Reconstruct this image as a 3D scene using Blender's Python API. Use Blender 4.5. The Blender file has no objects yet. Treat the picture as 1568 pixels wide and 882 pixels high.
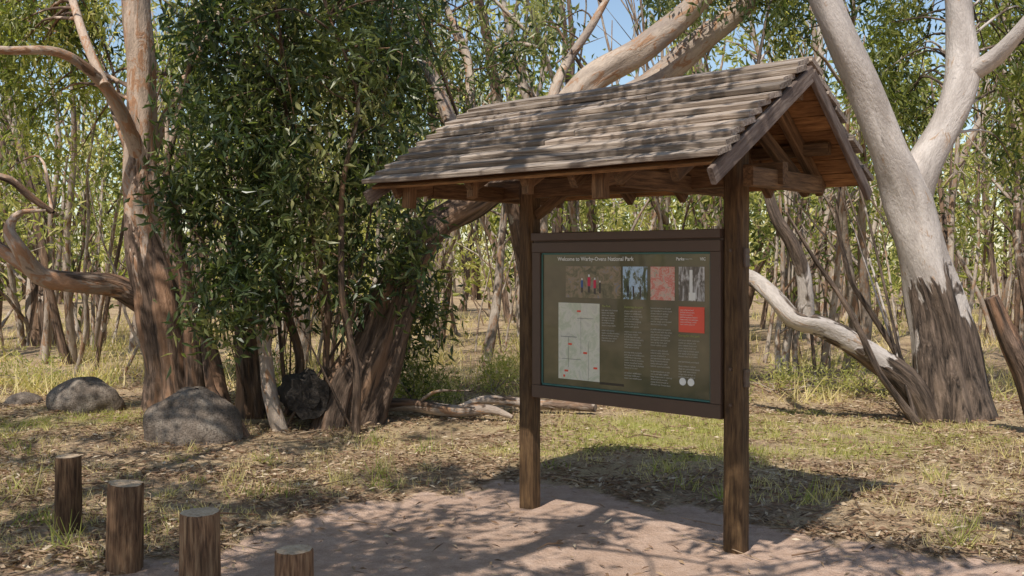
import bpy, math, random
import numpy as np
from mathutils import Vector, Matrix
rng = np.random.default_rng(7)
F = 1524.0
EYE = 1.6
def unproj(px, py, d):
    """image pixel coordinates unprojected at a chosen depth -> world position"""
    return np.array([(px-784)/F*d, d, EYE-(py-400)/F*d])
def nrm(a):
    return a/np.maximum(np.linalg.norm(a, axis=-1, keepdims=True), 1e-9)
def gh(x, y):
    x = np.asarray(x, float); y = np.asarray(y, float)
    return 0.015*np.sin(x*1.3+y*.7)+0.012*np.sin(x*2.9-y*2.1+1)+0.02*np.sin(x*.5+2)*np.sin(y*.6)

class MB:
    def __init__(s):
        s.v=[];s.f=[];s.m=[];s.sm=[];s.tc=[];s.ti=[];s.ro=[];s.n=0
    def add(s, V, Fq, mat=0, smooth=False, tc=None, tint=0.5, rough=0.0):
        N=len(V)
        s.v.append(V); s.f.append(Fq+s.n); s.n+=N
        s.m.append(np.full(len(Fq),mat,np.int32)); s.sm.append(np.full(len(Fq),smooth,bool))
        s.tc.append(V if tc is None else tc)
        s.ti.append(np.broadcast_to(np.asarray(tint,float),(N,))); s.ro.append(np.broadcast_to(np.asarray(rough,float),(N,)))
    def build(s, name, mats, parent=None):
        V=np.concatenate(s.v).astype(np.float32); Q=np.concatenate(s.f).astype(np.int32)
        me=bpy.data.meshes.new(name)
        me.vertices.add(len(V)); me.vertices.foreach_set('co',V.ravel())
        me.loops.add(Q.size); me.loops.foreach_set('vertex_index',Q.ravel())
        me.polygons.add(len(Q)); me.polygons.foreach_set('loop_start',np.arange(0,Q.size,4,dtype=np.int32))
        for m in mats: me.materials.append(m)
        me.polygons.foreach_set('material_index',np.concatenate(s.m))
        me.polygons.foreach_set('use_smooth',np.concatenate(s.sm))
        me.update(calc_edges=True)
        a=me.attributes.new('tc','FLOAT_VECTOR','POINT'); a.data.foreach_set('vector',np.concatenate(s.tc).astype(np.float32).ravel())
        a=me.attributes.new('tint','FLOAT','POINT'); a.data.foreach_set('value',np.concatenate(s.ti).astype(np.float32))
        a=me.attributes.new('rough','FLOAT','POINT'); a.data.foreach_set('value',np.concatenate(s.ro).astype(np.float32))
        ob=bpy.data.objects.new(name,me); bpy.context.scene.collection.objects.link(ob)
        if parent: attach(ob,parent)
        return ob
def empty(name, loc):
    e=bpy.data.objects.new(name,None); e.location=loc; e.empty_display_size=.3
    bpy.context.scene.collection.objects.link(e); return e
def attach(ob,e):
    ob.parent=e; ob.matrix_parent_inverse=Matrix.Translation(-Vector(e.location))

def circ(k): 
    t=np.arange(k)/k*2*math.pi; return np.stack([np.cos(t),np.sin(t)],1)
def rectp(w,h,c=.006):
    a,b=w/2,h/2
    return np.array([[a,-b+c],[a,b-c],[a-c,b],[-a+c,b],[-a,b-c],[-a,-b+c],[-a+c,-b],[a-c,-b]])
def sweep(mb,P,prof,scale=None,up=None,rough=0.,tint=.5,ls=.25,disp=None,mat=0,smooth=True,cap=True):
    P=np.asarray(P,float); n=len(P); k=len(prof)
    sc=np.ones(n) if scale is None else np.asarray(scale,float)
    T=nrm(np.gradient(P,axis=0))
    if up is not None:
        N=nrm(np.asarray(up,float)-(T@np.asarray(up,float))[:,None]*T)
    else:
        N=np.zeros((n,3)); r=np.array([0.3,0.9,0.1]) if abs(T[0][1])<.8 else np.array([1.,0,0.])
        for i in range(n):
            r=r-(r@T[i])*T[i]; r=r/np.linalg.norm(r); N[i]=r
    B=np.cross(N,T)
    cum=np.concatenate([[0],np.cumsum(np.linalg.norm(np.diff(P,axis=0),axis=1))])
    pr=prof[None]*sc[:,None,None]
    if disp is not None: pr=pr*disp[:,:,None]
    V=P[:,None]+pr[:,:,0:1]*B[:,None]+pr[:,:,1:2]*N[:,None]
    off=rng.uniform(-20,20,3)
    tc=np.concatenate([pr,np.broadcast_to((cum*ls)[:,None,None],(n,k,1))],2)+off
    rough=np.broadcast_to(np.asarray(rough,float),(n,)); R=np.repeat(rough[:,None],k,1)
    i=np.arange(n-1)[:,None]*k; j=np.arange(k)[None]; j2=(j+1)%k
    Q=np.stack([i+j,i+j2,i+k+j2,i+k+j],-1).reshape(-1,4)
    mb.add(V.reshape(-1,3),Q,mat,smooth,tc.reshape(-1,3),tint,R.ravel())
    if cap:
        for e,fl in ((0,True),(n-1,False)):
            ring=V[e]; c=ring.mean(0); V2=np.concatenate([ring,c+(ring-c)*.5,c+(ring-c)*.002])
            t2=tc[e]; ct=t2.mean(0); T2=np.concatenate([t2,ct+(t2-ct)*.5,ct+(t2-ct)*.002])
            jj=np.arange(k); jn=(jj+1)%k
            q=np.concatenate([np.stack([jj,jn,jn+k,jj+k],-1),np.stack([jj+k,jn+k,jn+2*k,jj+2*k],-1)])
            if fl: q=q[:,::-1]
            mb.add(V2,q,(mat if not hasattr(mb,'capmat') else mb.capmat),False,T2,tint,rough[e])
def spline(P,R,step):
    P=np.asarray(P,float); R=np.asarray(R,float)
    Pe=np.concatenate([[2*P[0]-P[1]],P,[2*P[-1]-P[-2]]])
    out=[];ro=[]
    for i in range(len(P)-1):
        L=np.linalg.norm(P[i+1]-P[i]); m=max(2,int(L/step)); t=(np.arange(m)/m)[:,None]
        a,b,c,d=Pe[i],Pe[i+1],Pe[i+2],Pe[i+3]
        out.append(.5*((2*b)+(-a+c)*t+(2*a-5*b+4*c-d)*t**2+(-a+3*b-3*c+d)*t**3))
        ro.append(R[i]+(R[i+1]-R[i])*t[:,0])
    out.append(P[-1:]); ro.append(R[-1:])
    return np.concatenate(out),np.concatenate(ro)
def limb(mb,P,R,step=.08,k=18,rough=None,lump=.06,ridge=0.,mat=0,tint=.5,wig=.0):
    P,R=spline(P,R,step); n=len(P)
    if wig:
        s=np.arange(n)*step
        for ax in range(3):
            P[:,ax]+=wig*(np.sin(s*2.3+rng.uniform(0,6))+.5*np.sin(s*5.1+rng.uniform(0,6)))*np.minimum(1,np.arange(n)/8)
    th=np.arange(k)[None]/k*2*math.pi; s=(np.arange(n)*step)[:,None]
    d=np.ones((n,k))
    for q in range(4):
        d+=lump*.5*np.sin(th*(q%3+1)+s*rng.uniform(.6,5)+rng.uniform(0,6))*np.sin(s*rng.uniform(1,4)+rng.uniform(0,6))
    rf=np.zeros(n) if rough is None else np.interp(np.linspace(0,1,n),np.linspace(0,1,len(rough)),rough)
    if ridge:
        for q in range(4):
            d+=ridge*rf[:,None]*np.sin(th*rng.integers(5,11)+rng.uniform(0,6)+.9*np.sin(s*rng.uniform(1,3.5)+rng.uniform(0,6)))*.5
    sweep(mb,P,circ(k),R,rough=rf,disp=d,mat=mat,tint=tint,ls=.22)
    return P
def leaves(mb,C,L,W,droop,tint,mat=0,curve=.1):
    N=len(C)
    d=rng.normal(size=(N,3)); d[:,2]-=droop; d=nrm(d)
    s=nrm(np.cross(d,rng.normal(size=(N,3)))); u=np.cross(d,s)
    L=np.broadcast_to(L,(N,))[:,None]*rng.uniform(.7,1.3,(N,1)); W=np.broadcast_to(W,(N,))[:,None]*rng.uniform(.7,1.3,(N,1))
    V=np.stack([C,C+d*L*.42+s*W/2+u*L*curve,C+d*L,C+d*L*.42-s*W/2+u*L*curve],1).reshape(-1,3)
    Q=np.arange(4*N).reshape(-1,4)
    mb.add(V,Q,mat,False,V,np.repeat(tint,4),0)
def clumpleaves(mb,C,n,rad,L,W,tint,spread=.12,droop=1.0,mat=0):
    M=len(C); 
    if M==0: return
    rad=np.broadcast_to(rad,(M,))
    cc=np.repeat(C,n,0); rr=np.repeat(rad,n)[:,None]
    g=rng.normal(size=(M*n,3))*rr*np.array([.55,.55,.75])
    t=np.repeat(np.broadcast_to(tint,(M,))+rng.normal(size=M)*spread,n)+rng.normal(size=M*n)*.12
    leaves(mb,cc+g,L,W,droop,np.clip(t,0,1),mat)

# ---------------------------------------------------------------- materials
def mat(name):
    m=bpy.data.materials.new(name); m.use_nodes=True; nt=m.node_tree; nt.nodes.clear()
    return m,nt
class NB:
    def __init__(s,nt): s.nt=nt
    def n(s,t,**k):
        nd=s.nt.nodes.new(t)
        for a,b in k.items(): setattr(nd,a,b)
        return nd
    def l(s,a,b): s.nt.links.new(a,b)
    def attr(s,name): return s.n('ShaderNodeAttribute',attribute_name=name)
    def noise(s,vec,scale,detail=4,rough=.6,mapscale=None,dist=0):
        if mapscale is not None:
            mp=s.n('ShaderNodeMapping'); mp.inputs['Scale'].default_value=mapscale; s.l(vec,mp.inputs['Vector']); vec=mp.outputs[0]
        nd=s.n('ShaderNodeTexNoise'); nd.inputs['Scale'].default_value=scale; nd.inputs['Detail'].default_value=detail
        nd.inputs['Roughness'].default_value=rough; nd.inputs['Distortion'].default_value=dist
        s.l(vec,nd.inputs['Vector']); return nd.outputs['Fac']
    def ramp(s,fac,stops,interp='LINEAR'):
        r=s.n('ShaderNodeValToRGB'); r.color_ramp.interpolation=interp; e=r.color_ramp.elements
        while len(e)<len(stops): e.new(.5)
        for q,(p,c) in enumerate(stops):
            e[q].position=p; e[q].color=(c,c,c,1) if isinstance(c,(int,float)) else (*c,1)
        s.l(fac,r.inputs[0]); return r.outputs[0]
    def mix(s,f,a,b,mode='MIX'):
        m=s.n('ShaderNodeMix',data_type='RGBA',blend_type=mode)
        for sock,v in ((m.inputs[0],f),(m.inputs[6],a),(m.inputs[7],b)):
            if hasattr(v,'links') : s.l(v,sock)
            elif isinstance(v,(int,float)): sock.default_value=v if sock==m.inputs[0] else (v,v,v,1)
            else: sock.default_value=(*v,1)
        return m.outputs[2]
    def math(s,op,a,b):
        m=s.n('ShaderNodeMath',operation=op)
        for q,v in enumerate((a,b)):
            if hasattr(v,'links'): s.l(v,m.inputs[q])
            else: m.inputs[q].default_value=v
        return m.outputs[0]
    def out(s,color,rough=.8,bump=None,bs=.5,bd=.02,spec=.3,coat=0,transl=0,tcol=None):
        p=s.n('ShaderNodeBsdfPrincipled'); o=s.n('ShaderNodeOutputMaterial')
        if hasattr(color,'links'): s.l(color,p.inputs['Base Color'])
        else: p.inputs['Base Color'].default_value=(*color,1)
        p.inputs['Roughness'].default_value=rough; p.inputs['Specular IOR Level'].default_value=spec
        p.inputs['Coat Weight'].default_value=coat; p.inputs['Coat Roughness'].default_value=.03
        if bump is not None:
            b=s.n('ShaderNodeBump'); b.inputs['Strength'].default_value=bs; b.inputs['Distance'].default_value=bd
            s.l(bump,b.inputs['Height']); s.l(b.outputs[0],p.inputs['Normal'])
        if transl:
            t=s.n('ShaderNodeBsdfTranslucent'); s.l(tcol,t.inputs[0])
            mx=s.n('ShaderNodeMixShader'); mx.inputs[0].default_value=transl
            s.l(p.outputs[0],mx.inputs[1]); s.l(t.outputs[0],mx.inputs[2]); s.l(mx.outputs[0],o.inputs[0])
        else: s.l(p.outputs[0],o.inputs[0])
def gumbark(name,pale,grey,warm,dark=(.04,.027,.02),mid=(.18,.12,.085),wamt=.52,rw=.5):
    m,nt=mat(name); b=NB(nt); tc=b.attr('tc').outputs['Vector']; ro=b.attr('rough').outputs['Fac']
    n1=b.noise(tc,3.2,4,.6,(1,1,1.6),.6); n2=b.noise(tc,11,5,.7,(1,1,1.5),.8); n3=b.noise(tc,60,3,.6,(1,1,1.6))
    c=b.mix(b.ramp(n1,[(.42,0.),(.56,1.)]),pale,grey)
    c=b.mix(b.ramp(n2,[(wamt,0.),(wamt+.05,1.)]),c,warm)
    c=b.mix(b.ramp(n2,[(.31,.65),(.37,0.)]),c,tuple(x*.45 for x in grey))
    c=b.mix(b.math('MULTIPLY',b.ramp(n3,[(.35,1.),(.6,0.)]),.4),c,b.mix(.5,c,(.08,.06,.05)))
    r2=b.noise(tc,26,5,.7,(1,1,.45),.4); r3=b.noise(tc,8,2,.5)
    rc=b.ramp(r2,[(.36,dark),(.52,mid),(.66,tuple(x*1.9 for x in mid))])
    rc=b.mix(b.ramp(r3,[(.52,0.),(.62,rw)]),rc,warm)
    f=b.math('ADD',ro,b.math('MULTIPLY',b.math('SUBTRACT',n1,.5),2.4))
    f=b.ramp(f,[(.45,0.),(.52,1.)])
    col=b.mix(f,c,rc)
    h=b.mix(f,b.math('ADD',b.math('MULTIPLY',n2,.6),b.math('MULTIPLY',n3,.3)),b.math('MULTIPLY',r2,2.2))
    b.out(col,.75,h,.85,.03,.25); return m
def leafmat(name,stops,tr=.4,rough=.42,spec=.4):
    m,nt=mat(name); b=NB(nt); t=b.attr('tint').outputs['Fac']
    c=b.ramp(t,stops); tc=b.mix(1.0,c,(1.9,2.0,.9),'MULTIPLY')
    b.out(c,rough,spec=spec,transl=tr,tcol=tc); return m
def wood(name,c1,c2,c3,rough=.75,tv=1.0,bs=.6,gl=.10,gs=60):
    m,nt=mat(name); b=NB(nt); tc=b.attr('tc').outputs['Vector']; ti=b.attr('tint').outputs['Fac']
    g=b.noise(tc,gs,5,.65,(1,1,gl),.3); g2=b.noise(tc,9,3,.6,(1,1,.35))
    c=b.ramp(g,[(.33,c1),(.5,c2),(.68,c3)])
    c=b.mix(b.ramp(g2,[(.35,.0),(.7,.55)]),c,c1)
    v=b.math('ADD',b.math('MULTIPLY',ti,tv),1-.5*tv)
    vc=b.n('ShaderNodeCombineColor'); [b.l(v,vc.inputs[i]) for i in range(3)]
    c=b.mix(1.0,c,vc.outputs[0],'MULTIPLY')
    b.out(c,rough,g,bs,.01,.25); return m
def flat(name,c,rough=.5,coat=0,spec=.4,nz=.15):
    m,nt=mat(name); b=NB(nt); tc=b.attr('tc').outputs['Vector']
    n=b.noise(tc,14,4,.6); col=b.mix(b.ramp(n,[(.35,0.),(.7,nz)]),c,tuple(x*.4 for x in c))
    b.out(col,rough,spec=spec,coat=coat); return m
M_t1=gumbark('bark_pink_gum',(.54,.41,.32),(.33,.25,.195),(.41,.225,.13),wamt=.51,mid=(.165,.11,.08),rw=.6)
M_t2=gumbark('bark_tan_gum',(.50,.40,.315),(.31,.245,.20),(.37,.21,.12),wamt=.54,mid=(.15,.10,.07))
M_t3=gumbark('bark_pale_gum',(.56,.495,.445),(.42,.365,.325),(.42,.30,.215),wamt=.60,dark=(.025,.019,.015),mid=(.125,.09,.068),rw=.3)
M_bg=gumbark('bark_thin_gum',(.50,.42,.345),(.29,.23,.185),(.30,.18,.11))
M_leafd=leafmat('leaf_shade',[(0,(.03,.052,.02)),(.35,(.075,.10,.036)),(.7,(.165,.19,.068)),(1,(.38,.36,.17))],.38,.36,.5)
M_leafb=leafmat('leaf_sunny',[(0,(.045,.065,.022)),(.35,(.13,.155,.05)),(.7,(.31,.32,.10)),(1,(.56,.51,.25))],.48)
M_grass=leafmat('grass_blade',[(0,(.20,.24,.05)),(.35,(.39,.38,.12)),(.6,(.56,.46,.22)),(1,(.74,.62,.36))],.3,.6,.2)
M_litter=leafmat('dead_leaf',[(0,(.07,.04,.025)),(.4,(.22,.13,.08)),(.7,(.40,.28,.18)),(1,(.58,.48,.36))],.1,.7,.2)
M_roof=wood('weathered_shingle',(.115,.085,.068),(.31,.25,.205),(.48,.405,.345),.8,1.1,.9,.035,75)
M_post=wood('treated_post',(.045,.025,.013),(.12,.068,.032),(.20,.12,.055),.7,.3)
M_beam=wood('roof_timber',(.065,.034,.017),(.15,.082,.039),(.25,.14,.068),.7,.8)
M_sheath=wood('roof_underside',(.12,.052,.02),(.30,.145,.055),(.46,.24,.095),.7,.9)
M_barge=wood('barge_timber',(.09,.065,.055),(.18,.135,.112),(.28,.225,.19),.8,.4)
M_boll=wood('bollard_timber',(.05,.028,.017),(.22,.12,.065),(.40,.25,.14),.8,.8,1.0)
M_bolltop=wood('bollard_cut_end',(.34,.23,.15),(.58,.43,.29),(.68,.54,.39),.8,.2)

# ---------------------------------------------------------------- ground
def edge(x): return np.interp(x,[-6,-2.2,-1.6,-1.25,-.57,.1,.6,1.26,2.14,3,6],[3.6,5.0,5.6,6.25,7.1,7.35,7.0,6.3,5.5,4.9,3.5])
def dirtf(x,y): 
    e=edge(x)+.12*np.sin(x*5+1)+.08*np.sin(x*11+y*3)+.06*np.sin(y*9+x*17)
    return 1/(1+np.exp(-(e-y)/.12))
def greenf(x,y):
    g=1.05*np.exp(-((x-2.0)/2.1)**2-((y-9.2)/1.25)**2)+.6*np.exp(-((x+4.4)/1.4)**2-((y-10.2)/.8)**2)
    g*=.65+.6*np.sin(x*3.1+2*np.sin(y*2))*np.sin(y*4.3+x)
    return np.clip(g,0,1)
def axis(lo,hi,st,far):
    g=np.geomspace(st,far,40)
    return np.concatenate([lo-g[::-1],np.arange(lo,hi,st),hi+g])
xs=axis(-8,9,.07,400); ys=axis(3,16,.07,400)
X,Y=np.meshgrid(xs,ys); Z=gh(X,Y)*np.exp(-np.maximum(0,np.abs(X)-40)/20)
fine=(.006*np.sin(X*19+3*np.sin(Y*7))*np.sin(Y*23+2*np.sin(X*9)))*(1-.6*dirtf(X,Y))
Z=Z+fine
V=np.stack([X,Y,Z],-1).reshape(-1,3); nx=len(xs); ny=len(ys)
i=np.arange(ny-1)[:,None]*nx; j=np.arange(nx-1)[None]
Q=np.stack([i+j,i+j+1,i+nx+j+1,i+nx+j],-1).reshape(-1,4)
mb=MB(); mb.add(V,Q,0,True,V,dirtf(V[:,0],V[:,1]),greenf(V[:,0],V[:,1]))
m,nt=mat('ground_soil'); b=NB(nt); tc=b.attr('tc').outputs['Vector']; dirt=b.attr('tint').outputs['Fac']; gr=b.attr('rough').outputs['Fac']
n1=b.noise(tc,1.1,4,.65); n2=b.noise(tc,9,5,.7); n3=b.noise(tc,60,4,.7); n4=b.noise(tc,220,2,.6)
lit=b.ramp(n2,[(.3,(.17,.105,.065)),(.5,(.38,.26,.165)),(.7,(.62,.46,.30))])
lit=b.mix(b.ramp(n1,[(.42,0.),(.6,.65)]),lit,(.66,.50,.30))
lit=b.mix(b.ramp(n3,[(.4,.6),(.55,0.)]),lit,(.12,.08,.05))
lit=b.mix(b.math('MULTIPLY',gr,.75),lit,(.40,.38,.12))
dc=b.ramp(n2,[(.3,(.45,.30,.22)),(.55,(.61,.43,.33)),(.75,(.72,.54,.43))])
dc=b.mix(b.ramp(n1,[(.45,0.),(.62,.45)]),dc,(.43,.285,.205))
dc=b.mix(b.ramp(n4,[(.36,.55),(.5,0.)]),dc,(.26,.17,.12))
dc=b.mix(b.ramp(n3,[(.6,0.),(.72,.5)]),dc,(.74,.60,.49))
f=b.ramp(b.math('ADD',dirt,b.math('MULTIPLY',b.math('SUBTRACT',n2,.5),1.4)),[(.35,0.),(.65,1.)])
col=b.mix(f,lit,dc)
b.out(col,.95,b.math('ADD',n3,b.math('MULTIPLY',n2,1.5)),.75,.035,.15)
mb.build('ground',[m])

mb=MB()
def scatter(n,x0,x1,y0,y1): 
    y=rng.uniform(y0**.5,y1**.5,n)**2; x=rng.uniform(x0,x1,n)*np.clip(y/9,.45,2)
    return x,y
def flatleaves(x,y,L,W,tint):
    n=len(x); C=np.stack([x,y,gh(x,y)+.006+rng.uniform(0,.018,n)],1)
    a=rng.uniform(0,2*math.pi,n); d=np.stack([np.cos(a),np.sin(a),rng.normal(size=n)*.18],1)
    s=np.stack([-np.sin(a),np.cos(a),rng.normal(size=n)*.35],1)
    L=(L*rng.uniform(.6,1.4,n))[:,None]; W=(W*rng.uniform(.6,1.4,n))[:,None]
    V=np.stack([C,C+d*L*.45+s*W/2+[0,0,.006],C+d*L,C+d*L*.45-s*W/2],1).reshape(-1,3)
    mb.add(V,np.arange(4*n).reshape(-1,4),0,False,V,np.repeat(tint,4),0)
x,y=scatter(105000,-7,8,4.2,14)
dens=np.where(dirtf(x,y)>.5,.03,1)*(.35+.65*(np.sin(x*2.3+np.sin(y*3))*np.sin(y*2.9+x)>-.2))*(1-.8*greenf(x,y))
k=rng.uniform(size=len(x))<dens; x,y=x[k],y[k]
flatleaves(x,y,.06,.014,np.clip(rng.normal(.50,.25,len(x)),0,1))
for q in range(1300):
    x0,y0=scatter(1,-7,8,4.4,13); x0=x0[0];y0=y0[0]
    if dirtf(x0,y0)>.5 and rng.uniform()>.06: continue
    a=rng.uniform(0,6.28); L=rng.uniform(.06,.35)*(1 if rng.uniform()>.1 else 2.2); p0=np.array([x0,y0,gh(x0,y0)+.012])
    P=[p0,p0+[math.cos(a)*L/2,math.sin(a)*L/2,rng.uniform(0,.03)],p0+[math.cos(a+.3)*L,math.sin(a+.3)*L,rng.uniform(0,.04)]]
    r=rng.uniform(.002,.006)
    sweep(mb,P,circ(5),[r,r*.9,r*.4],tint=rng.uniform(.15,.85),cap=False)
mb.build('leaf_litter',[M_litter])
mb=MB()
def tufts(n,x0,x1,y0,y1,per,h,w,tb,cond,spread=.05):
    x,y=scatter(n,x0,x1,y0,y1); k=cond(x,y); x,y=x[k],y[k]; M=len(x)
    hh=np.repeat(rng.uniform(.4,1.3,M),per)*h
    cx=np.repeat(x,per)+rng.normal(size=M*per)*spread; cy=np.repeat(y,per)+rng.normal(size=M*per)*spread
    C=np.stack([cx,cy,gh(cx,cy)-.005],1)
    t=np.clip(np.repeat(np.broadcast_to(tb(x,y),(M,)),per)+rng.normal(size=M*per)*.13,0,1)
    N=len(C); d=rng.normal(size=(N,3))*.38; d[:,2]=1; d=nrm(d); s=nrm(np.cross(d,rng.normal(size=(N,3))))
    L=hh[:,None]*rng.uniform(.5,1.2,(N,1)); W=w*rng.uniform(.6,1.4,(N,1)); bend=np.stack([d[:,0],d[:,1],-np.abs(d[:,0])],1)*L*.35
    V=np.stack([C-s*W/2,C+s*W/2,C+d*L+bend+s*W*.12,C+d*L+bend-s*W*.12],1).reshape(-1,3)
    mb.add(V,np.arange(4*N).reshape(-1,4),0,False,V,np.repeat(t,4),0)
off=lambda x,y: dirtf(x,y)<.35
pat=lambda x,y: np.sin(x*1.7+1.3*np.sin(y*1.9))*np.sin(y*1.5+x*.6)
tufts(3600,-8,9,5,16,12,.075,.006,lambda x,y:np.where(greenf(x,y)>.3,.36,.80),lambda x,y:off(x,y)&(pat(x,y)>-.2))
tufts(5600,-5,6,7,12,12,.06,.007,lambda x,y:np.full(len(x),.34),lambda x,y:off(x,y)&(greenf(x,y)>.25))
tufts(1300,-8,9,11,30,22,.34,.014,lambda x,y:rng.choice([.45,.75,.9],len(x)),lambda x,y:pat(x,y)>-.3,.14)
tufts(110,-6,7,5.4,9,26,.17,.007,lambda x,y:rng.choice([.1,.3,.6],len(x)),lambda x,y:off(x,y)&(dirtf(x,y-.5)<.9),.06)
mb.build('grass',[M_grass])

# ---------------------------------------------------------------- kiosk
U=np.array([.745,-.667,0]); VV=np.array([.667,.745,0]); C0=np.array([.687,6.08,0]); ZZ=np.array([0,0,1.])
def K(a,v,z): return C0+a*U+v*VV+z*ZZ
kiosk=empty('information_kiosk',C0)
def beam(mb,p0,p1,w,h,up=ZZ,nseg=6,jit=.001,tint=.5,mat=0,c=.005):
    P=np.linspace(p0,p1,nseg+1); P=P+rng.normal(size=P.shape)*jit
    if np.abs(np.dot(nrm(np.array(p1)-np.array(p0)),up))>.95: up=VV
    d=1+rng.normal(size=(nseg+1,8))*jit*2
    sweep(mb,P,rectp(w,h,c),up=up,tint=tint,smooth=False,mat=mat,disp=d,ls=1.)
mb=MB()
for a in (-.763,.763): beam(mb,K(a,0,-.3),K(a,0,2.28),.118,.118,nseg=24,jit=.0015,c=.022)
mb.build('posts',[M_post],kiosk)
ZR=2.64; ZE=2.05; HL=1.22
mb=MB(); mbu=MB()
for side,(ve) in ((-1,1.0),(1,.74)):
    n=11 if side<0 else 8
    E=np.array([side*ve,ZE]); R=np.array([0,ZR]); sl=R-E; Ls=np.linalg.norm(sl); sd=sl/Ls
    nv=np.array([-sd[1]*np.sign(sd[0]),abs(sd[0])]); 
    if nv[1]<0: nv=-nv
    ex=Ls/n
    for i in range(n):
        w=ex*1.30; cpos=E+sd*(ex*i+w/2-.02)+nv*(.036)
        cuts=[-HL]+sorted(rng.uniform(-.9,.9,rng.integers(0,3)).tolist())+[HL]
        tilt=.25+rng.normal()*.02
        nn=nv+sd*tilt; nn=nn/np.linalg.norm(nn)
        for q in range(len(cuts)-1):
            a0=cuts[q]+.003+(rng.uniform(-.03,.02) if q==0 else 0); a1=cuts[q+1]-.003+(rng.uniform(-.02,.03) if q==len(cuts)-2 else 0)
            ns=max(4,int((a1-a0)/.12)); al=np.linspace(a0,a1,ns+1)
            wob=np.cumsum(rng.normal(size=ns+1))*.002; wob-=wob.mean(); lift=np.abs(rng.normal())*.003+np.cumsum(rng.normal(size=ns+1))*.0009
            P=np.array([K(aa,cpos[0]+sd[0]*wo,cpos[1]+sd[1]*wo+li) for aa,wo,li in zip(al,wob,lift)])
            up=VV*nn[0]+ZZ*nn[1]
            d=1+rng.normal(size=(ns+1,8))*.02
            sweep(mb,P,rectp(w,.028,.004),up=up,tint=np.clip(rng.normal(.55,.22),.05,1),smooth=False,disp=d,ls=1.)
    m_=8
    for i in range(m_):
        w=Ls/m_; c=E+sd*(w*(i+.5))-nv*.006
        beam(mbu,K(-HL+.03,*c),K(HL-.03,*c),w-.006,.016,up=VV*nv[0]+ZZ*nv[1],tint=rng.uniform(.2,.8),c=.002)
sh=mb.build('shingles',[M_roof],kiosk); mbu.build('roof_lining',[M_sheath],kiosk)
mb=MB()
for side,ve in ((-1,1.0),(1,.74)):
    for a in (-HL+.012,HL-.012):
        beam(mb,K(a,side*(ve+.02),ZE-.065),K(a,0,ZR-.045),.03,.085 if side<0 else .07,tint=.55)
mb.build('barge_boards',[M_barge],kiosk)
mb=MB()
for a in (-1.05,-.42,0.,.33,.62,.95):
    for side,ve in ((-1,.93),(1,.68)):
        beam(mb,K(a,side*ve,ZE-.03),K(a,0,ZR-.07),.045,.085,tint=rng.uniform(.3,.8))
beam(mb,K(-1.12,0,2.075),K(1.06,0,2.075),.06,.12,tint=.5)
beam(mb,K(-1.15,0,2.52),K(1.15,0,2.52),.05,.12,tint=.5)
for a in (-1.0,.46,1.0):
    beam(mb,K(a,-.68 if a<.9 else -.3,2.045),K(a,.52,2.045),.06,.10,tint=.6)
for a in (-1.0,.46):
    beam(mb,K(a,-.86,1.925),K(a,-.855,2.08),.075,.06,tint=.95)
    beam(mb,K(a,-.86,2.02),K(a,-.6,2.06),.05,.07,tint=.8)
for a in (-.42,0.): beam(mb,K(a,-.90,1.965),K(a,-.895,2.06),.05,.05,tint=.95)
for v in (-.5,.42): beam(mb,K(-1.1,v,2.14+(.1 if v>0 else .13)),K(1.12,v,2.14+(.1 if v>0 else .13)),.05,.07,tint=.4)
beam(mb,K(.80,.05,2.42),K(.95,.50,2.0),.05,.07,tint=.4)
beam(mb,K(-.70,-.0,1.9),K(-.45,-.0,2.05),.045,.06,tint=.4)
mb.build('roof_frame',[M_beam],kiosk)
M_frame=flat('brown_paint',(.105,.065,.045),.45); M_trim=flat('teal_trim',(.06,.17,.15),.4)
M_panel,nt=mat('printed_panel'); b=NB(nt); tc=b.attr('tc').outputs['Vector']
n=b.noise(tc,2.2,4,.6); b.out(b.ramp(n,[(.35,(.065,.068,.032)),(.65,(.17,.145,.075))]),.3,coat=.8)
mb=MB()
beam(mb,K(-.685,0,1.249),K(.703,0,1.249),.085,1.068,tint=.5,c=.004)
def bar(a0,z0,a1,z1,w,t=.028,vv=-.056,m=0): beam(mb,K(a0,vv,z0),K(a1,vv,z1),*( (t,w) if z0==z1 else (w,t)),mat=m,c=.003,jit=0)
bar(-.685,.757,.703,.757,.082); bar(-.685,1.688,.703,1.688,.066); bar(-.685,1.757,.703,1.757,.050,.034,-.06)
bar(-.652,.80,-.652,1.654,.066); bar(.669,.80,.669,1.654,.066)
bar(-.613,.806,.63,.806,.012,.012,-.05,1); bar(-.613,1.648,.63,1.648,.012,.012,-.05,1)
bar(-.613,.813,-.613,1.641,.010,.012,-.05,1); bar(.63,.813,.63,1.641,.010,.012,-.05,1)
for z in (.95,1.62): beam(mb,K(.832,-.01,z-.05),K(.832,-.01,z+.05),.016,.05,c=.003)
for z in (1.0,1.66,.8):
    P=[K(.763,-.058,z),K(.763,-.068,z)]; sweep(mb,P,circ(8),[.011,.009],smooth=False)
mb.build('board_frame',[M_frame,M_trim],kiosk)
mb=MB()
def rect(a0,a1,z0,z1,v,m=0,holder=None):
    h=holder or mb
    V=np.array([K(a0,v,z0),K(a1,v,z0),K(a1,v,z1),K(a0,v,z1)]); tcv=np.array([[a0,z0,m*3.],[a1,z0,m*3.],[a1,z1,m*3.],[a0,z1,m*3.]])
    h.add(V,np.array([[0,1,2,3]]),m,False,tcv)
rect(-.607,.624,.812,1.642,-.046,0)
def pic(name,stops,sc,dist=1.,ms=(1,1,1)):
    m,nt=mat(name); b=NB(nt); tc=b.attr('tc').outputs['Vector']; n=b.noise(tc,sc,6,.75,ms,dist)
    b.out(b.ramp(n,stops),.3,coat=.6); return m
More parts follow.
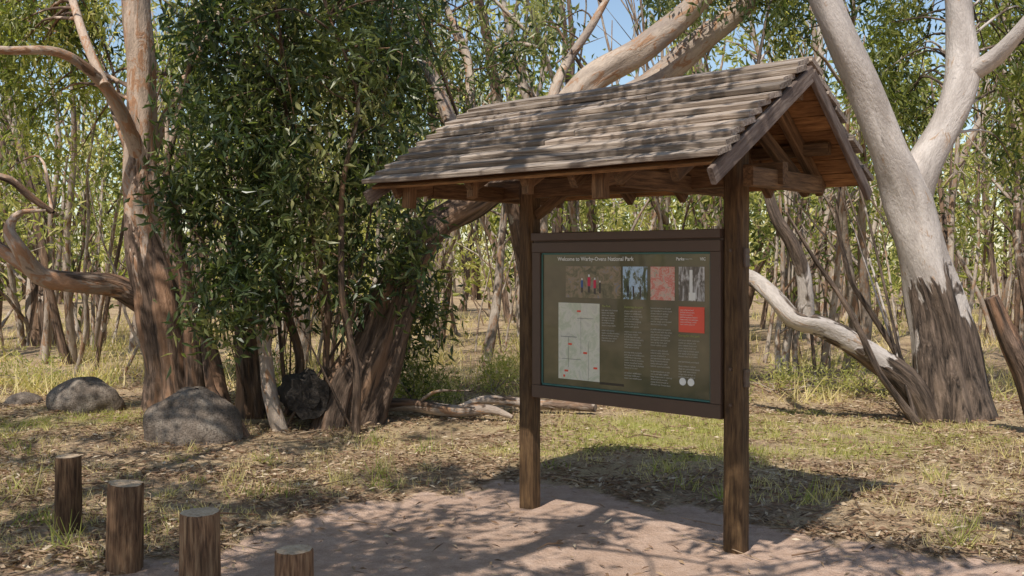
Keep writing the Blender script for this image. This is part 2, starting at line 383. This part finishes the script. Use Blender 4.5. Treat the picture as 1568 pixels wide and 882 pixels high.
P1=pic('photo_walkers',[(.3,(.05,.06,.03)),(.45,(.16,.15,.08)),(.55,(.32,.24,.15)),(.65,(.15,.2,.26)),(.75,(.4,.4,.38))],14)
P2=pic('photo_trees',[(.3,(.03,.05,.03)),(.48,(.12,.14,.07)),(.52,(.45,.62,.8)),(.8,(.6,.75,.9))],16,.5,(1.6,.7,1))
P3=pic('photo_wildflowers',[(.3,(.16,.2,.12)),(.45,(.7,.5,.42)),(.55,(.65,.14,.1)),(.7,(.9,.8,.75))],26)
P4=pic('photo_waterfall',[(.3,(.03,.03,.03)),(.48,(.13,.12,.10)),(.58,(.6,.6,.6)),(.8,(.85,.85,.85))],15,1,(1.6,.5,1))
MM=pic('printed_map',[(.3,(.48,.55,.4)),(.45,(.6,.63,.5)),(.52,(.72,.72,.62)),(.6,(.62,.62,.54)),(.7,(.5,.58,.42))],9)
RED=flat('red_notice',(.85,.09,.045),.4,.5,nz=.02); WH=flat('white_print',(.85,.85,.80),.5,nz=.02); DK=flat('dark_footer',(.02,.02,.018),.3,.6)
BW=flat('body_print',(.55,.55,.50),.5,nz=.02)
GRN=flat('heading_print',(.42,.46,.13),.5,nz=.02); SK=flat('walker_red',(.7,.04,.1),.5); GR=flat('road_print',(.25,.25,.22),.5)
BL=flat('walker_blue',(.08,.14,.35),.5)
v1=-.048
rect(-.421,.010,1.371,1.568,v1,1); rect(.022,.199,1.371,1.568,v1,2); rect(.222,.390,1.371,1.568,v1,3); rect(.417,.588,1.371,1.568,v1,4)
rect(-.480,-.153,.853,1.337,v1,5); rect(.417,.588,1.19,1.338,v1,6); rect(-.153,.03,.84,.855,v1,8)
for q,(a,z,s) in enumerate([(-.29,1.46,.8),(-.235,1.475,1.),(-.19,1.46,.9),(-.15,1.45,.7)]):
    w=.011*s; c=[12,10,10,8][q]
    rect(a-w,a+w,z-.03*s,z+.025*s,v1-.001,c); rect(a-.006*s,a+.006*s,z+.028*s,z+.042*s,v1-.001,7); rect(a-.009*s,a+.009*s,z-.07*s,z-.031*s,v1-.001,8)
for a in (.06,.10,.15): rect(a-.006,a+.006,1.385,1.45,v1-.001,8)
rect(.49,.51,1.42,1.55,v1-.001,7); rect(.485,.53,1.375,1.42,v1-.001,7)
for a0,a1,z0,z1 in [(-.46,-.33,1.12,1.124),(-.40,-.397,.93,1.12),(-.30,-.298,1.02,1.25),(-.33,-.2,1.24,1.243),(-.24,-.238,.86,1.1),(-.45,-.30,.98,.983)]: rect(a0,a1,z0,z1,v1-.001,11)
for a,z in [(-.43,.90),(-.33,1.28),(-.28,1.02),(-.40,1.07),(-.2,.93)]: rect(a,a+.03,z,z+.012,v1-.0012,6)
rect(-.44,-.425,.865,.88,v1-.0012,6)
mb.build('printed_panel',[M_panel,P1,P2,P3,P4,MM,RED,WH,DK,GRN,SK,GR,BL],kiosk)
rot=Matrix(((U[0],0,-VV[0]),(U[1],0,-VV[1]),(0,1,0))).to_4x4()
def text(body,a,z,size,m,name='lettering',sp=1.0,v=-.0505,bold=0.):
    cu=bpy.data.curves.new(name,'FONT'); cu.body=body; cu.size=size; cu.space_line=sp; cu.resolution_u=2; cu.offset=bold
    o=bpy.data.objects.new('tmp',cu); bpy.context.scene.collection.objects.link(o)
    dg=bpy.context.evaluated_depsgraph_get(); me=bpy.data.meshes.new_from_object(o.evaluated_get(dg))
    bpy.data.objects.remove(o)
    p=K(a,v,z); me.transform(Matrix.Translation(Vector(p))@rot); me.materials.clear(); me.materials.append(m)
    ob=bpy.data.objects.new(name,me); bpy.context.scene.collection.objects.link(ob); attach(ob,kiosk)
text('Welcome to Warby-Ovens National Park',-.485,1.603,.0345,WH,'title_lettering',bold=.0008)
text('Parks',.40,1.605,.026,WH,bold=.0006); text('VIC',.56,1.605,.024,WH,bold=.0006); text('Healthy Parks',.46,1.61,.009,WH)
words='the park covers a range of forest and woodland with granite outcrops walks lookouts springs and picnic areas for visitors to enjoy birds and wildflowers in season take care near steep slopes and carry water dogs are not permitted camping is allowed at sites shown on map please keep to formed tracks and leave no rubbish behind'.split()
def para(a,z,w,lines,size=.0135,m=BW,sp=1.15):
    out=[];cpl=int(w/(size*.5)); 
    for i in range(lines):
        s=''
        while len(s)<cpl-5: s+=words[rng.integers(len(words))]+' '
        out.append(s.strip()[:cpl])
        if i%7==6: out.append('')
    text('\n'.join(out[:lines]),a,z,size,m,'body_lettering',sp)
text('The Park',-.135,1.318,.018,GRN); para(-.135,1.295,.15,13)
text('Exploring the park',.035,1.318,.018,GRN); para(.035,1.295,.17,27)
para(.225,1.318,.18,30); para(.43,1.315,.14,7,.012,WH)
text('Caring for the park',.417,1.165,.018,GRN); para(.417,1.14,.17,9); para(.417,.99,.17,5)
mb=MB()
for a in (.445,.50):
    sweep(mb,[K(a,-.048,.905),K(a,-.051,.905)],circ(20),[.022,.022],smooth=False)
mb.build('symbol_discs',[WH],kiosk)

# ---------------------------------------------------------------- bollards, rocks, logs
for (x,y,h,r,t,ln) in [(-2.62,5.87,.45,.072,.15,0),(-2.0,5.13,.455,.088,.55,.02),(-1.468,4.68,.42,.092,.8,0),(-.907,4.14,.40,.076,1.,0)]:
    e=empty('wooden_bollard',(x,y,0)); mb=MB(); mb.capmat=1
    n=16; zz=np.linspace(-.12,h,n); P=np.stack([x+ln*zz,np.full(n,y),zz],1); k=28; th=np.arange(k)/k*6.283
    d=np.ones((n,k))
    for q in range(5): d+=.022*np.sin(th*rng.integers(2,12)+rng.uniform(0,6))[None]*(1+.3*np.sin(zz*rng.uniform(3,14)))[:,None]
    for q in range(3):
        c=rng.integers(k); d[:,c]-=.12*np.clip(rng.uniform(.5,1)+np.sin(zz*6+rng.uniform(0,6))*.5,0,1)
    sc=r*(1+.06*np.linspace(1,0,n)); sc[-1]*=.965; P[-1,2]+=.001; P[-2,2]=h-.008
    sweep(mb,P,circ(k),sc,disp=d,tint=t,smooth=True,ls=1.)
    mb.build('log',[M_boll,M_bolltop],e)
m_rock,nt=mat('granite'); b=NB(nt); tc=b.attr('tc').outputs['Vector']
n1=b.noise(tc,5,6,.75); n2=b.noise(tc,70,3,.6)
c=b.ramp(n1,[(.32,(.085,.065,.05)),(.48,(.185,.145,.115)),(.6,(.28,.23,.185)),(.72,(.37,.31,.255))]); c=b.mix(b.ramp(n2,[(.38,.6),(.5,0.)]),c,(.05,.04,.034))
b.out(c,.9,b.math('ADD',b.math('MULTIPLY',n1,1.2),b.math('MULTIPLY',n2,.3)),.8,.05,.2)
def rock(name,x,y,rx,ry,rz,z,mt=m_rock,seed=0):
    r=np.random.default_rng(seed); nu,nv_=56,36; mb=MB()
    th=np.arange(nu)/nu*6.2832; ph=np.linspace(-1.52,1.52,nv_)
    T,Ph=np.meshgrid(th,ph); D=np.stack([np.cos(Ph)*np.cos(T),np.cos(Ph)*np.sin(T),np.sin(Ph)],-1)
    s=np.ones(T.shape)
    for q in range(12):
        w=r.normal(size=3)*(.8+q*.5); s+=.055/(1+q*.25)*np.sin(D@w+r.uniform(0,6))
    V=(D*s[...,None]*[rx,ry,rz]+[x,y,z]).reshape(-1,3)
    i=np.arange(nv_-1)[:,None]*nu; j=np.arange(nu)[None]; Q=np.stack([i+j,i+(j+1)%nu,i+nu+(j+1)%nu,i+nu+j],-1).reshape(-1,4)
    mb.add(V,Q,0,True,V)
    return mb.build(name,[mt])
rock('granite_boulder',-2.85,9.0,.43,.36,.42,.08,seed=3)
rock('granite_boulder',-4.6,10.7,.38,.3,.28,.06,seed=5)
rock('granite_boulder',-1.45,10.3,.16,.16,.17,.08,seed=8)
rock('granite_boulder',-5.5,11.2,.2,.2,.12,.0,seed=12)
mb=MB()
def gp(px,d,z): return np.array([(px-784)/F*d,d,z])
limb(mb,[gp(575,10.3,.10),gp(640,10.2,.12),gp(700,10.1,.10),gp(750,10.0,.12),gp(785,9.9,.05)],[.075,.07,.06,.045,.02],.06,12,rough=[.4,.3,.2],wig=.012,lump=.15)
limb(mb,[gp(700,10.15,.1),gp(740,10.3,.17),gp(800,10.5,.12),gp(860,10.4,.08),gp(912,10.2,.07)],[.03,.04,.05,.05,.045],.06,12,rough=[.4,.4],wig=.015,lump=.15)
limb(mb,[gp(640,10.2,.15),gp(670,10.0,.3),gp(720,9.9,.33)],[.02,.015,.006],.06,6,rough=[.3,.3],wig=.01)
mb.build('fallen_branch',[M_t2])
charr,nt=mat('charred_wood'); b=NB(nt); tc=b.attr('tc').outputs['Vector']; n=b.noise(tc,18,5,.7); b.out(b.ramp(n,[(.35,(.012,.010,.009)),(.6,(.05,.04,.033)),(.75,(.14,.11,.085))]),.85,n,.9,.05)
mb=MB(); 
P=[gp(452,10.3,.24),gp(468,9.8,.30),gp(474,9.45,.30)]
limb(mb,P,[.18,.22,.20],.06,24,rough=[1,1],ridge=.12,lump=.1)
c=P[-1]; sweep(mb,[c+[0,-.002,0],c+[0,.15,0]],circ(14),[.10,.06],rough=1)
mb.build('charred_log',[charr])

# ---------------------------------------------------------------- main trees
def region(x0,x1,y0,y1,d0,d1,n):
    px=rng.uniform(x0,x1,n); py=rng.uniform(y0,y1,n); d=rng.uniform(d0,d1,n); dm=(d0+d1)/2
    return np.stack([(px-784)/F*dm*(.5+.5*d/dm),d,EYE-(py-400)/F*dm],1)
def twigs(mb,pts,C,frac=.5,maxd=2.6,r0=.02,rough=.6):
    pts=np.concatenate(pts)
    for c in C:
        if rng.uniform()>frac: continue
        dd=np.linalg.norm(pts-c,axis=1)+np.maximum(0,pts[:,2]-c[2])*.3; i=np.argmin(dd)
        if dd[i]>maxd: continue
        p=pts[min(len(pts)-1,max(0,i+rng.integers(-3,3)))]; mid=(p+c)/2+rng.normal(size=3)*.10*dd[i]+[0,0,.15*dd[i]]
        Pq,Rq=spline([p,mid,c,c+rng.normal(size=3)*.1-[0,0,.12]],[r0*min(1,dd[i]/1.2)+.004,.5*r0*min(1,dd[i])+.004,.005,.002],.15)
        sweep(mb,Pq,circ(6),Rq,rough=rough,cap=False)
D=10.8
def path(pts,D0,dz=None,z0=None):
    out=[]
    for q,p in enumerate(pts):
        d=D0+(dz[q] if dz else 0); v=unproj(p[0],p[1],d); out.append(v)
    if z0 is not None: out[0][2]=z0
    return out
e1=empty('eucalyptus_tree',tuple(gp(265,D,0))); mb=MB(); pts=[]
pts.append(limb(mb,path([(268,640),(262,560),(248,470),(226,370),(218,260),(216,150),(212,40),(200,-80),(190,-220)],D,z0=-.15),[.36,.29,.29,.22,.17,.155,.15,.13,.08],.06,32,rough=[1,1,.8,.45,.3,.2,.2,0.1,0],ridge=.18,lump=.12))
pts.append(limb(mb,path([(235,470),(180,440),(120,432),(62,420),(28,378),(14,350),(30,326),(70,322)],D,[0,-.2,-.5,-.7,-.9,-.8,-.7,-.6]),[.15,.125,.11,.10,.07,.055,.03,.012],.06,18,rough=[.5,.3,.2,.2,.2],lump=.18,ridge=.12))
pts.append(limb(mb,path([(60,420),(20,395),(-30,360),(-90,330)],D,[-.7,-.8,-.7,-.7]),[.09,.07,.06,.04],.08,14,rough=[.3,.3],lump=.14))
pts.append(limb(mb,path([(80,325),(45,300),(15,275),(-30,265)],D,[-.4,-.5,-.6,-.7]),[.03,.04,.04,.03],.08,12,rough=[.3,.3],lump=.1))
pts.append(limb(mb,path([(220,260),(190,180),(150,120),(90,80),(0,76),(-80,60)],D,[0,-.3,-.6,-.9,-1.2,-1.5]),[.09,.075,.06,.05,.04,.03],.08,14,rough=[.2,.2],lump=.12))
pts.append(limb(mb,path([(160,130),(130,60),(105,-20),(80,-100)],D,[-.6,-.4,0,.3]),[.05,.045,.04,.03],.08,12,rough=[.2,.2],lump=.1))
pts.append(limb(mb,path([(218,300),(245,200),(300,90),(350,-10),(390,-120)],D,[0,.2,.4,.5,.8]),[.09,.06,.045,.035,.02],.08,12,rough=[0.2,.3],lump=.1))
pts.append(limb(mb,path([(360,660),(325,560),(290,450),(270,350),(262,250),(285,120),(310,0)],D-1,z0=-.1),[.08,.075,.06,.05,.04,.03,.02],.07,14,rough=[.9,.8,.6,.4],lump=.1,wig=.02))
pts.append(limb(mb,path([(300,640),(296,540),(285,430),(262,330),(255,180)],D-.2,z0=-.1),[.12,.10,.07,.045,.02],.07,16,rough=[1,1,.7,.3],ridge=.12,lump=.1))
pts.append(limb(mb,path([(375,655),(350,625),(325,600),(310,520)],D-1.6,z0=-.05),[.07,.05,.045,.02],.07,14,rough=[.5,.4],lump=.12))
C=np.concatenate([region(-80,185,-60,110,10.6,13,62),region(0,190,120,280,11.3,13.5,16),region(250,420,-80,160,11.5,13,30)])
twigs(mb,pts,C,.6)
mb.build('trunk',[M_t1],e1)
mb=MB(); clumpleaves(mb,C,85,.25,.13,.032,.5,.22)
mb.build('foliage',[M_leafb],e1)
D=10.0
e2=empty('eucalyptus_tree',tuple(gp(535,D,0))); mb=MB(); pts=[]
pts.append(limb(mb,path([(530,655),(560,590),(592,500),(622,410),(668,345),(735,300),(815,225),(900,128),(985,72),(1050,22),(1110,-50),(1160,-140)],D,[0,0,.05,.1,.2,.3,.5,.6,.7,.8,.8,.8],z0=-.15),[.34,.25,.19,.16,.14,.14,.15,.155,.14,.12,.11,.07],.06,30,rough=[1,1,1,.9,.7,.4,.1,0,0,0],ridge=.22,lump=.12))
pts.append(limb(mb,path([(830,220),(930,165),(1010,118),(1080,55),(1140,5),(1200,-90)],D,[.5,.9,1.2,1.3,1.4,1.5]),[.11,.14,.15,.14,.12,.09],.07,20,rough=[0,.1,.0],lump=.12))
pts.append(limb(mb,path([(500,650),(520,590),(560,520),(600,430),(640,360),(700,320)],D,[-.4,-.2,0,0,.1,.2],z0=-.1),[.16,.14,.12,.1,.07,.03],.07,18,rough=[1,1,1,.9],ridge=.2,lump=.1))
pts.append(limb(mb,path([(735,300),(700,220),(668,130),(630,60),(600,-30)],D,[.3,.6,.8,1.,1.2]),[.10,.085,.075,.065,.05],.08,14,rough=[.3,.2],lump=.1))
pts.append(limb(mb,path([(740,290),(722,180),(715,90),(690,30),(660,-40)],D,[.3,1.2,1.6,2.,2.2]),[.07,.06,.05,.04,.03],.08,12,rough=[.2,.2],lump=.1,wig=.01))
pts.append(limb(mb,path([(830,220),(850,135),(872,90),(905,40),(950,-40)],D,[.6,.7,.9,1,1.2]),[.06,.06,.05,.045,.03],.08,12,rough=[.2,.1],lump=.1))
pts.append(limb(mb,path([(430,655),(412,600),(405,540),(392,470),(350,420)],D-.5,z0=-.05),[.08,.075,.065,.055,.02],.07,14,rough=[.1,.0,.0],lump=.1))
pts.append(limb(mb,path([(385,640),(380,560),(372,470),(350,330),(330,200)],D+.3,z0=-.05),[.17,.13,.10,.05,.03],.07,14,rough=[1,1,1,1],ridge=.15,lump=.1))
pts.append(limb(mb,path([(545,640),(540,560),(528,420),(525,300),(540,150),(500,0)],D-.7,z0=-.05),[.045,.035,.03,.025,.02,.012],.08,10,rough=[1,1],lump=.05,wig=.03))
pts.append(limb(mb,path([(512,650),(500,560),(490,400),(470,280),(430,120),(420,0)],D-.2,z0=-.05),[.04,.035,.028,.022,.018,.01],.08,10,rough=[1,.9],lump=.05,wig=.03))
pts.append(limb(mb,path([(440,640),(455,560),(430,430),(400,300),(380,150)],D+.4,z0=-.05),[.06,.05,.04,.03,.015],.08,10,rough=[1,.9],lump=.05,wig=.03))
C=np.concatenate([region(265,635,-20,310,8.8,10.6,104),region(320,550,300,490,9.0,10.8,36),region(205,330,255,370,9.3,10,7),region(590,660,330,450,9.4,9.9,6),region(600,670,450,550,10.4,11,8),region(250,640,-180,-20,8.8,10.6,30)])
C2=np.concatenate([region(380,860,-60,120,10.8,12.8,70),region(620,740,100,180,10.8,12,10),region(980,1240,-60,20,10.5,12.5,26)])
twigs(mb,pts,np.concatenate([C,C2]),.7,2.2,.014,.9)
mb.build('trunk',[M_t2],e2)
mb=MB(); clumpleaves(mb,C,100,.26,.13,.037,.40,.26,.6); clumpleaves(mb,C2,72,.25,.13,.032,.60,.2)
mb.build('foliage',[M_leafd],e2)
D=10.2
e3=empty('eucalyptus_tree',tuple(gp(1455,D,0))); mb=MB(); pts=[]
pts.append(limb(mb,path([(1462,660),(1455,590),(1440,500),(1415,400),(1390,310),(1362,235),(1322,140),(1283,50),(1250,-40),(1215,-150),(1180,-280)],D,[0,0,0,0,0,-.1,-.2,-.3,-.4,-.6,-.9],z0=-.15),[.42,.32,.28,.25,.24,.18,.165,.16,.15,.12,.07],.06,32,rough=[1,.85,.7,.1,-.2,-.2,-.2,-.2,0,0,0],ridge=.14,lump=.12))
pts.append(limb(mb,path([(1395,330),(1412,265),(1446,190),(1474,110),(1470,30),(1462,-60),(1440,-200)],D,[0,0,.1,.2,.3,.4,.6]),[.16,.17,.16,.17,.15,.13,.08],.06,24,rough=[0,0,.05,.0],lump=.16))
pts.append(limb(mb,path([(1472,120),(1520,90),(1555,55),(1600,0),(1660,-80)],D,[.2,0,-.2,-.4,-.6]),[.10,.09,.07,.06,.04],.07,16,rough=[0.1,.2],lump=.12))
pts.append(limb(mb,path([(1420,650),(1385,585),(1320,535),(1255,498),(1215,488),(1185,455),(1150,425),(1100,405)],D,[-.1,-.2,-.3,-.4,-.4,-.3,0,.3],z0=-.1),[.17,.13,.115,.105,.10,.085,.075,.05],.06,18,rough=[.9,.7,.5,.3,0],lump=.16,ridge=.12))
pts.append(limb(mb,path([(1235,490),(1232,430),(1215,375),(1188,330),(1170,270),(1150,200),(1160,100)],D,[-.4,-.5,-.5,-.5,-.4,-.2,0]),[.09,.075,.07,.06,.05,.04,.03],.07,14,rough=[.6,.6,.5],lump=.14,ridge=.1))
pts.append(limb(mb,path([(1410,655),(1370,600),(1310,500),(1250,400),(1205,330)],D-.4,z0=-.05),[.05,.035,.03,.02,.012],.08,12,rough=[.8,.8],lump=.08,wig=.03))
pts.append(limb(mb,path([(1395,650),(1380,560),(1340,480),(1300,420),(1280,330),(1295,230)],D+.5,z0=-.05),[.05,.04,.03,.025,.02,.012],.08,12,rough=[.8,.8],lump=.08,wig=.03))
pts.append(limb(mb,path([(1500,655),(1490,590),(1478,500),(1452,420)],D+.1,z0=-.1),[.17,.14,.10,.04],.06,18,rough=[1,1,1],lump=.1,ridge=.2))
C=np.concatenate([region(1185,1250,10,210,10.4,11.6,14),region(1325,1430,-40,190,11,12.5,30),region(1500,1640,-60,260,10.4,12.6,44),region(1060,1240,-80,-10,10,12,16),region(1280,1500,-180,-40,10.5,12.5,22)])
twigs(mb,pts,C,.6,2.4,.014)
mb.build('trunk',[M_t3],e3)
mb=MB(); clumpleaves(mb,C,80,.24,.13,.032,.42,.24)
mb.build('foliage',[M_leafb],e3)
mb=MB(); limb(mb,path([(1600,700),(1592,650),(1572,580),(1550,530),(1518,455)],8.9,z0=-.1),[.12,.11,.10,.09,.06],.06,16,rough=[1,1],lump=.15,ridge=.15)
mb.build('dead_tree_stump',[M_t1])
# unseen gum added beside the viewpoint, its crown shaped to dapple the clearing
e4=empty('eucalyptus_tree',(-5.2,-1.0,0)); mb=MB(); pts=[]
tp=[(-5.2,-1,-.1),(-5.0,-.8,1.5),(-4.8,-.6,3.2),(-4.2,0,5),(-3.6,.6,6.6),(-3.4,1.,8.2)]
pts.append(limb(mb,tp,[.34,.27,.24,.2,.15,.06],.1,20,rough=[1,.8,.2,0],lump=.1,ridge=.1))
for g in [[(-4.2,0,5),(-2.6,.2,5.6),(-1,.9,5.8),(1.0,1.4,5.6),(2.6,2.2,5.3)],[(-4.6,-.3,4),(-4.8,1.6,5.0),(-4.6,3.4,5.6),(-4.2,5.4,6.2),(-4.6,7.2,6.8)],[(-4.3,0,4.6),(-2.6,1.6,5.0),(-1.4,2.6,5.1),(-.6,4.2,5.6)],[(-4.2,0,5),(-5.6,.6,6.2),(-7,1.6,7)],[(-4.7,2,5.2),(-6.2,3.4,6.0),(-7.6,5,6.6)],[(-3.8,.2,5),(-2.6,1.6,4.6),(-2.2,2.6,4.0)]]:
    pts.append(limb(mb,g,[.13,.10,.07,.05,.03][:len(g)],.15,12,rough=[0,.1],lump=.1))
N4=520
C=np.stack([rng.uniform(-9,0,N4),rng.uniform(-1.2,8.2,N4),rng.uniform(0,1,N4)],1)
C[:,2]=np.maximum(4.3,2.3+.36*np.maximum(C[:,1],0))+C[:,2]*2.2
C=C[(np.sin(C[:,0]*2.6+C[:,1])*np.sin(C[:,1]*2.4-.6*C[:,0]+1)>-.15)]
C=C[C[:,0]<-1.15-.13*C[:,1]]
Cn=np.stack([rng.uniform(-3.6,3.4,190),rng.uniform(.8,3.7,190),rng.uniform(3.6,5.4,190)],1)  # low clumps added out of view to cast crisp shade on the foreground
Cn=Cn[(np.sin(Cn[:,0]*3.1+2)*np.sin(Cn[:,1]*3.7+Cn[:,0])>-.25)]
Cr=np.stack([rng.uniform(-2.4,.5,26),rng.uniform(3.7,5.0,26),rng.uniform(4.6,5.8,26)],1)  # more unseen clumps, added to shade the left of the kiosk roof
C=np.concatenate([C,Cn,Cr])
twigs(mb,pts,C,.9,2.6,.02); mb.build('trunk',[M_t3],e4)
mb=MB(); clumpleaves(mb,C,75,.22,.15,.045,.5,.15); mb.build('foliage',[M_leafb],e4)

# ---------------------------------------------------------------- background woodland
ew=empty('distant_trees',(0,30,0)); mt=MB(); ml=MB()
def gapok(c):
    bx=c[:,0]/c[:,1]; ez=(c[:,2]-EYE)/c[:,1]
    sky=((np.abs(bx-.10)<.045)&(ez>.15))|((np.abs(bx-.266)<.028)&(ez>.18))
    thin=(ez>.11)&(rng.uniform(size=len(c))<.3)
    return ~((sky & (rng.uniform(size=len(c))<.95))|thin)
def sapling(x,y,h,r,ncl,lsize,nl,tint,low):
    lean=rng.normal(size=2)*.12*h
    stems=rng.integers(1,4)
    for s in range(stems):
        ln=lean+rng.normal(size=2)*.11*h; z=np.linspace(0,1,7); hh=h*rng.uniform(.7,1.1)
        P=np.stack([x+rng.normal()*.12+ln[0]*z**1.4+np.cumsum(rng.normal(size=7))*.04*h/3,y+ln[1]*z+rng.normal(size=7)*.05,z*hh-.05],1)
        Pq,Rq=spline(P,r*rng.uniform(.5,1.2)*np.linspace(1,.25,7),.5)
        sweep(mt,Pq,circ(7 if y<22 else 5),Rq,rough=rng.choice([-.3,.2,.6,1.]),cap=False,tint=.5)
        C=[]
        for q in range(ncl//stems):
            u=low+(1.05-low)*rng.uniform()**.8; i=min(len(Pq)-1,int(u*len(Pq))); p=Pq[i]
            c=p+rng.normal(size=3)*np.array([.5,.5,.3])*(.5+h*.08)
            C.append(c)
            if y<28 and rng.uniform()<.5:
                j=max(0,i-2); m_=(Pq[j]+c)/2+[0,0,.1]; sweep(mt,[Pq[j],m_,c],circ(4),[r*.3,r*.2,.004],rough=.3,cap=False)
        C=np.array(C); C=C[gapok(C)]
        if len(C): clumpleaves(ml,C,nl,.22+.006*y,lsize,lsize*.30,tint,.22,.7)
for q in range(56):
    y=rng.uniform(12.8,19); x=rng.uniform(-.62,.62)*y
    sapling(x,y,rng.uniform(4,8),rng.choice([.03,.045,.07,.11]),13,.14,34,rng.uniform(.3,.8),.33)
for q in range(92):
    y=rng.uniform(18,34); x=rng.uniform(-.64,.64)*y
    sapling(x,y,rng.uniform(4,9.5),rng.choice([.04,.07,.12,.18]),19,.22,23,rng.choice([.3,.55,.75,.95]),.18)
for q in range(120):
    y=rng.uniform(33,62); x=rng.uniform(-.66,.66)*y
    sapling(x,y,rng.uniform(5,13),rng.uniform(.08,.18),22,.44,18,rng.choice([.45,.7,.9,1.0]),.05)
for q in range(48):
    y=rng.uniform(12.5,26); x=rng.uniform(-.6,.6)*y; h=rng.uniform(2.5,6)
    z=np.linspace(0,1,7); l=rng.normal(size=2)*.22*h
    P=np.stack([x+l[0]*z+np.cumsum(rng.normal(size=7))*.08,y+l[1]*z,z*h-.05],1); Pq,Rq=spline(P,rng.uniform(.018,.05)*np.linspace(1,.3,7),.3)
    sweep(mt,Pq,circ(6),Rq,rough=rng.choice([-.2,.4,1.]),cap=False)
mt.build('stems',[M_bg],ew); ml.build('canopy',[M_leafb],ew)
mt=MB(); ml=MB(); eb=empty('surrounding_trees',(0,-12,0))
for q in range(60):
    a=rng.uniform(0,6.283); R=rng.uniform(14,26); x=R*math.cos(a); y=R*math.sin(a)+2
    if y>2 and abs(x)<.75*y+2: continue
    sapling(x,y,rng.uniform(6,9),.1,20,.3,20,.6,.2)
mt.build('stems',[M_bg],eb); ml.build('canopy',[M_leafb],eb)
for (px,d,w,h,n,t) in [(635,10.8,.5,.5,26,.4),(760,11.8,.5,.4,18,.75),(1190,12.2,.9,.3,20,.8),(1330,12.0,.9,.35,22,.8),(60,12.6,1.0,.35,18,.6),(400,11.4,.6,.5,18,.4),(980,12.6,.9,.35,20,.8)]:
    c=gp(px,d,0); e=empty('shrub',tuple(c)); mb=MB()
    C=c+np.stack([rng.normal(size=n)*w*.45,rng.normal(size=n)*w*.35,rng.uniform(.1,1,n)*h],1)
    clumpleaves(mb,C,60,.13,.075,.013,t,.12,-.6)
    ms=MB()
    for q in C[::2]: sweep(ms,[c+rng.normal(size=3)*[.06,.06,0],(c+q)/2+[0,0,.05],q],circ(4),[.009,.006,.003],cap=False)
    ms.build('twigs',[M_bg],e); mb.build('leaves',[M_leafb],e)

# ---------------------------------------------------------------- light, sky, camera
scn=bpy.context.scene
el=math.radians(57); sd=np.array([-.45,-.89]); sd=sd/np.linalg.norm(sd)
dirv=Vector((sd[0]*math.cos(el),sd[1]*math.cos(el),math.sin(el)))
L=bpy.data.lights.new('sun','SUN'); L.energy=5; L.angle=math.radians(.5); L.color=(1,.95,.86)
lo=bpy.data.objects.new('sun',L); scn.collection.objects.link(lo); lo.rotation_euler=dirv.to_track_quat('Z','Y').to_euler()
w=bpy.data.worlds.new('World'); scn.world=w; w.use_nodes=True; nt=w.node_tree; bg=nt.nodes['Background']
sk=nt.nodes.new('ShaderNodeTexSky'); sk.sky_type='NISHITA'; sk.sun_disc=False; sk.sun_elevation=el; sk.sun_rotation=math.atan2(sd[0],sd[1])
sk.air_density=1.1; sk.dust_density=.6; sk.ozone_density=.6
nt.links.new(sk.outputs[0],bg.inputs[0]); bg.inputs[1].default_value=.15
cam=bpy.data.cameras.new('camera'); co=bpy.data.objects.new('camera',cam); scn.collection.objects.link(co)
cam.sensor_width=36; cam.lens=F/1568*36; cam.shift_y=-41/1568; cam.clip_end=2000
co.location=(0,0,EYE); co.rotation_euler=(math.radians(90),0,0); scn.camera=co
scn.view_settings.view_transform='Standard'; scn.view_settings.look='None'; scn.view_settings.exposure=0
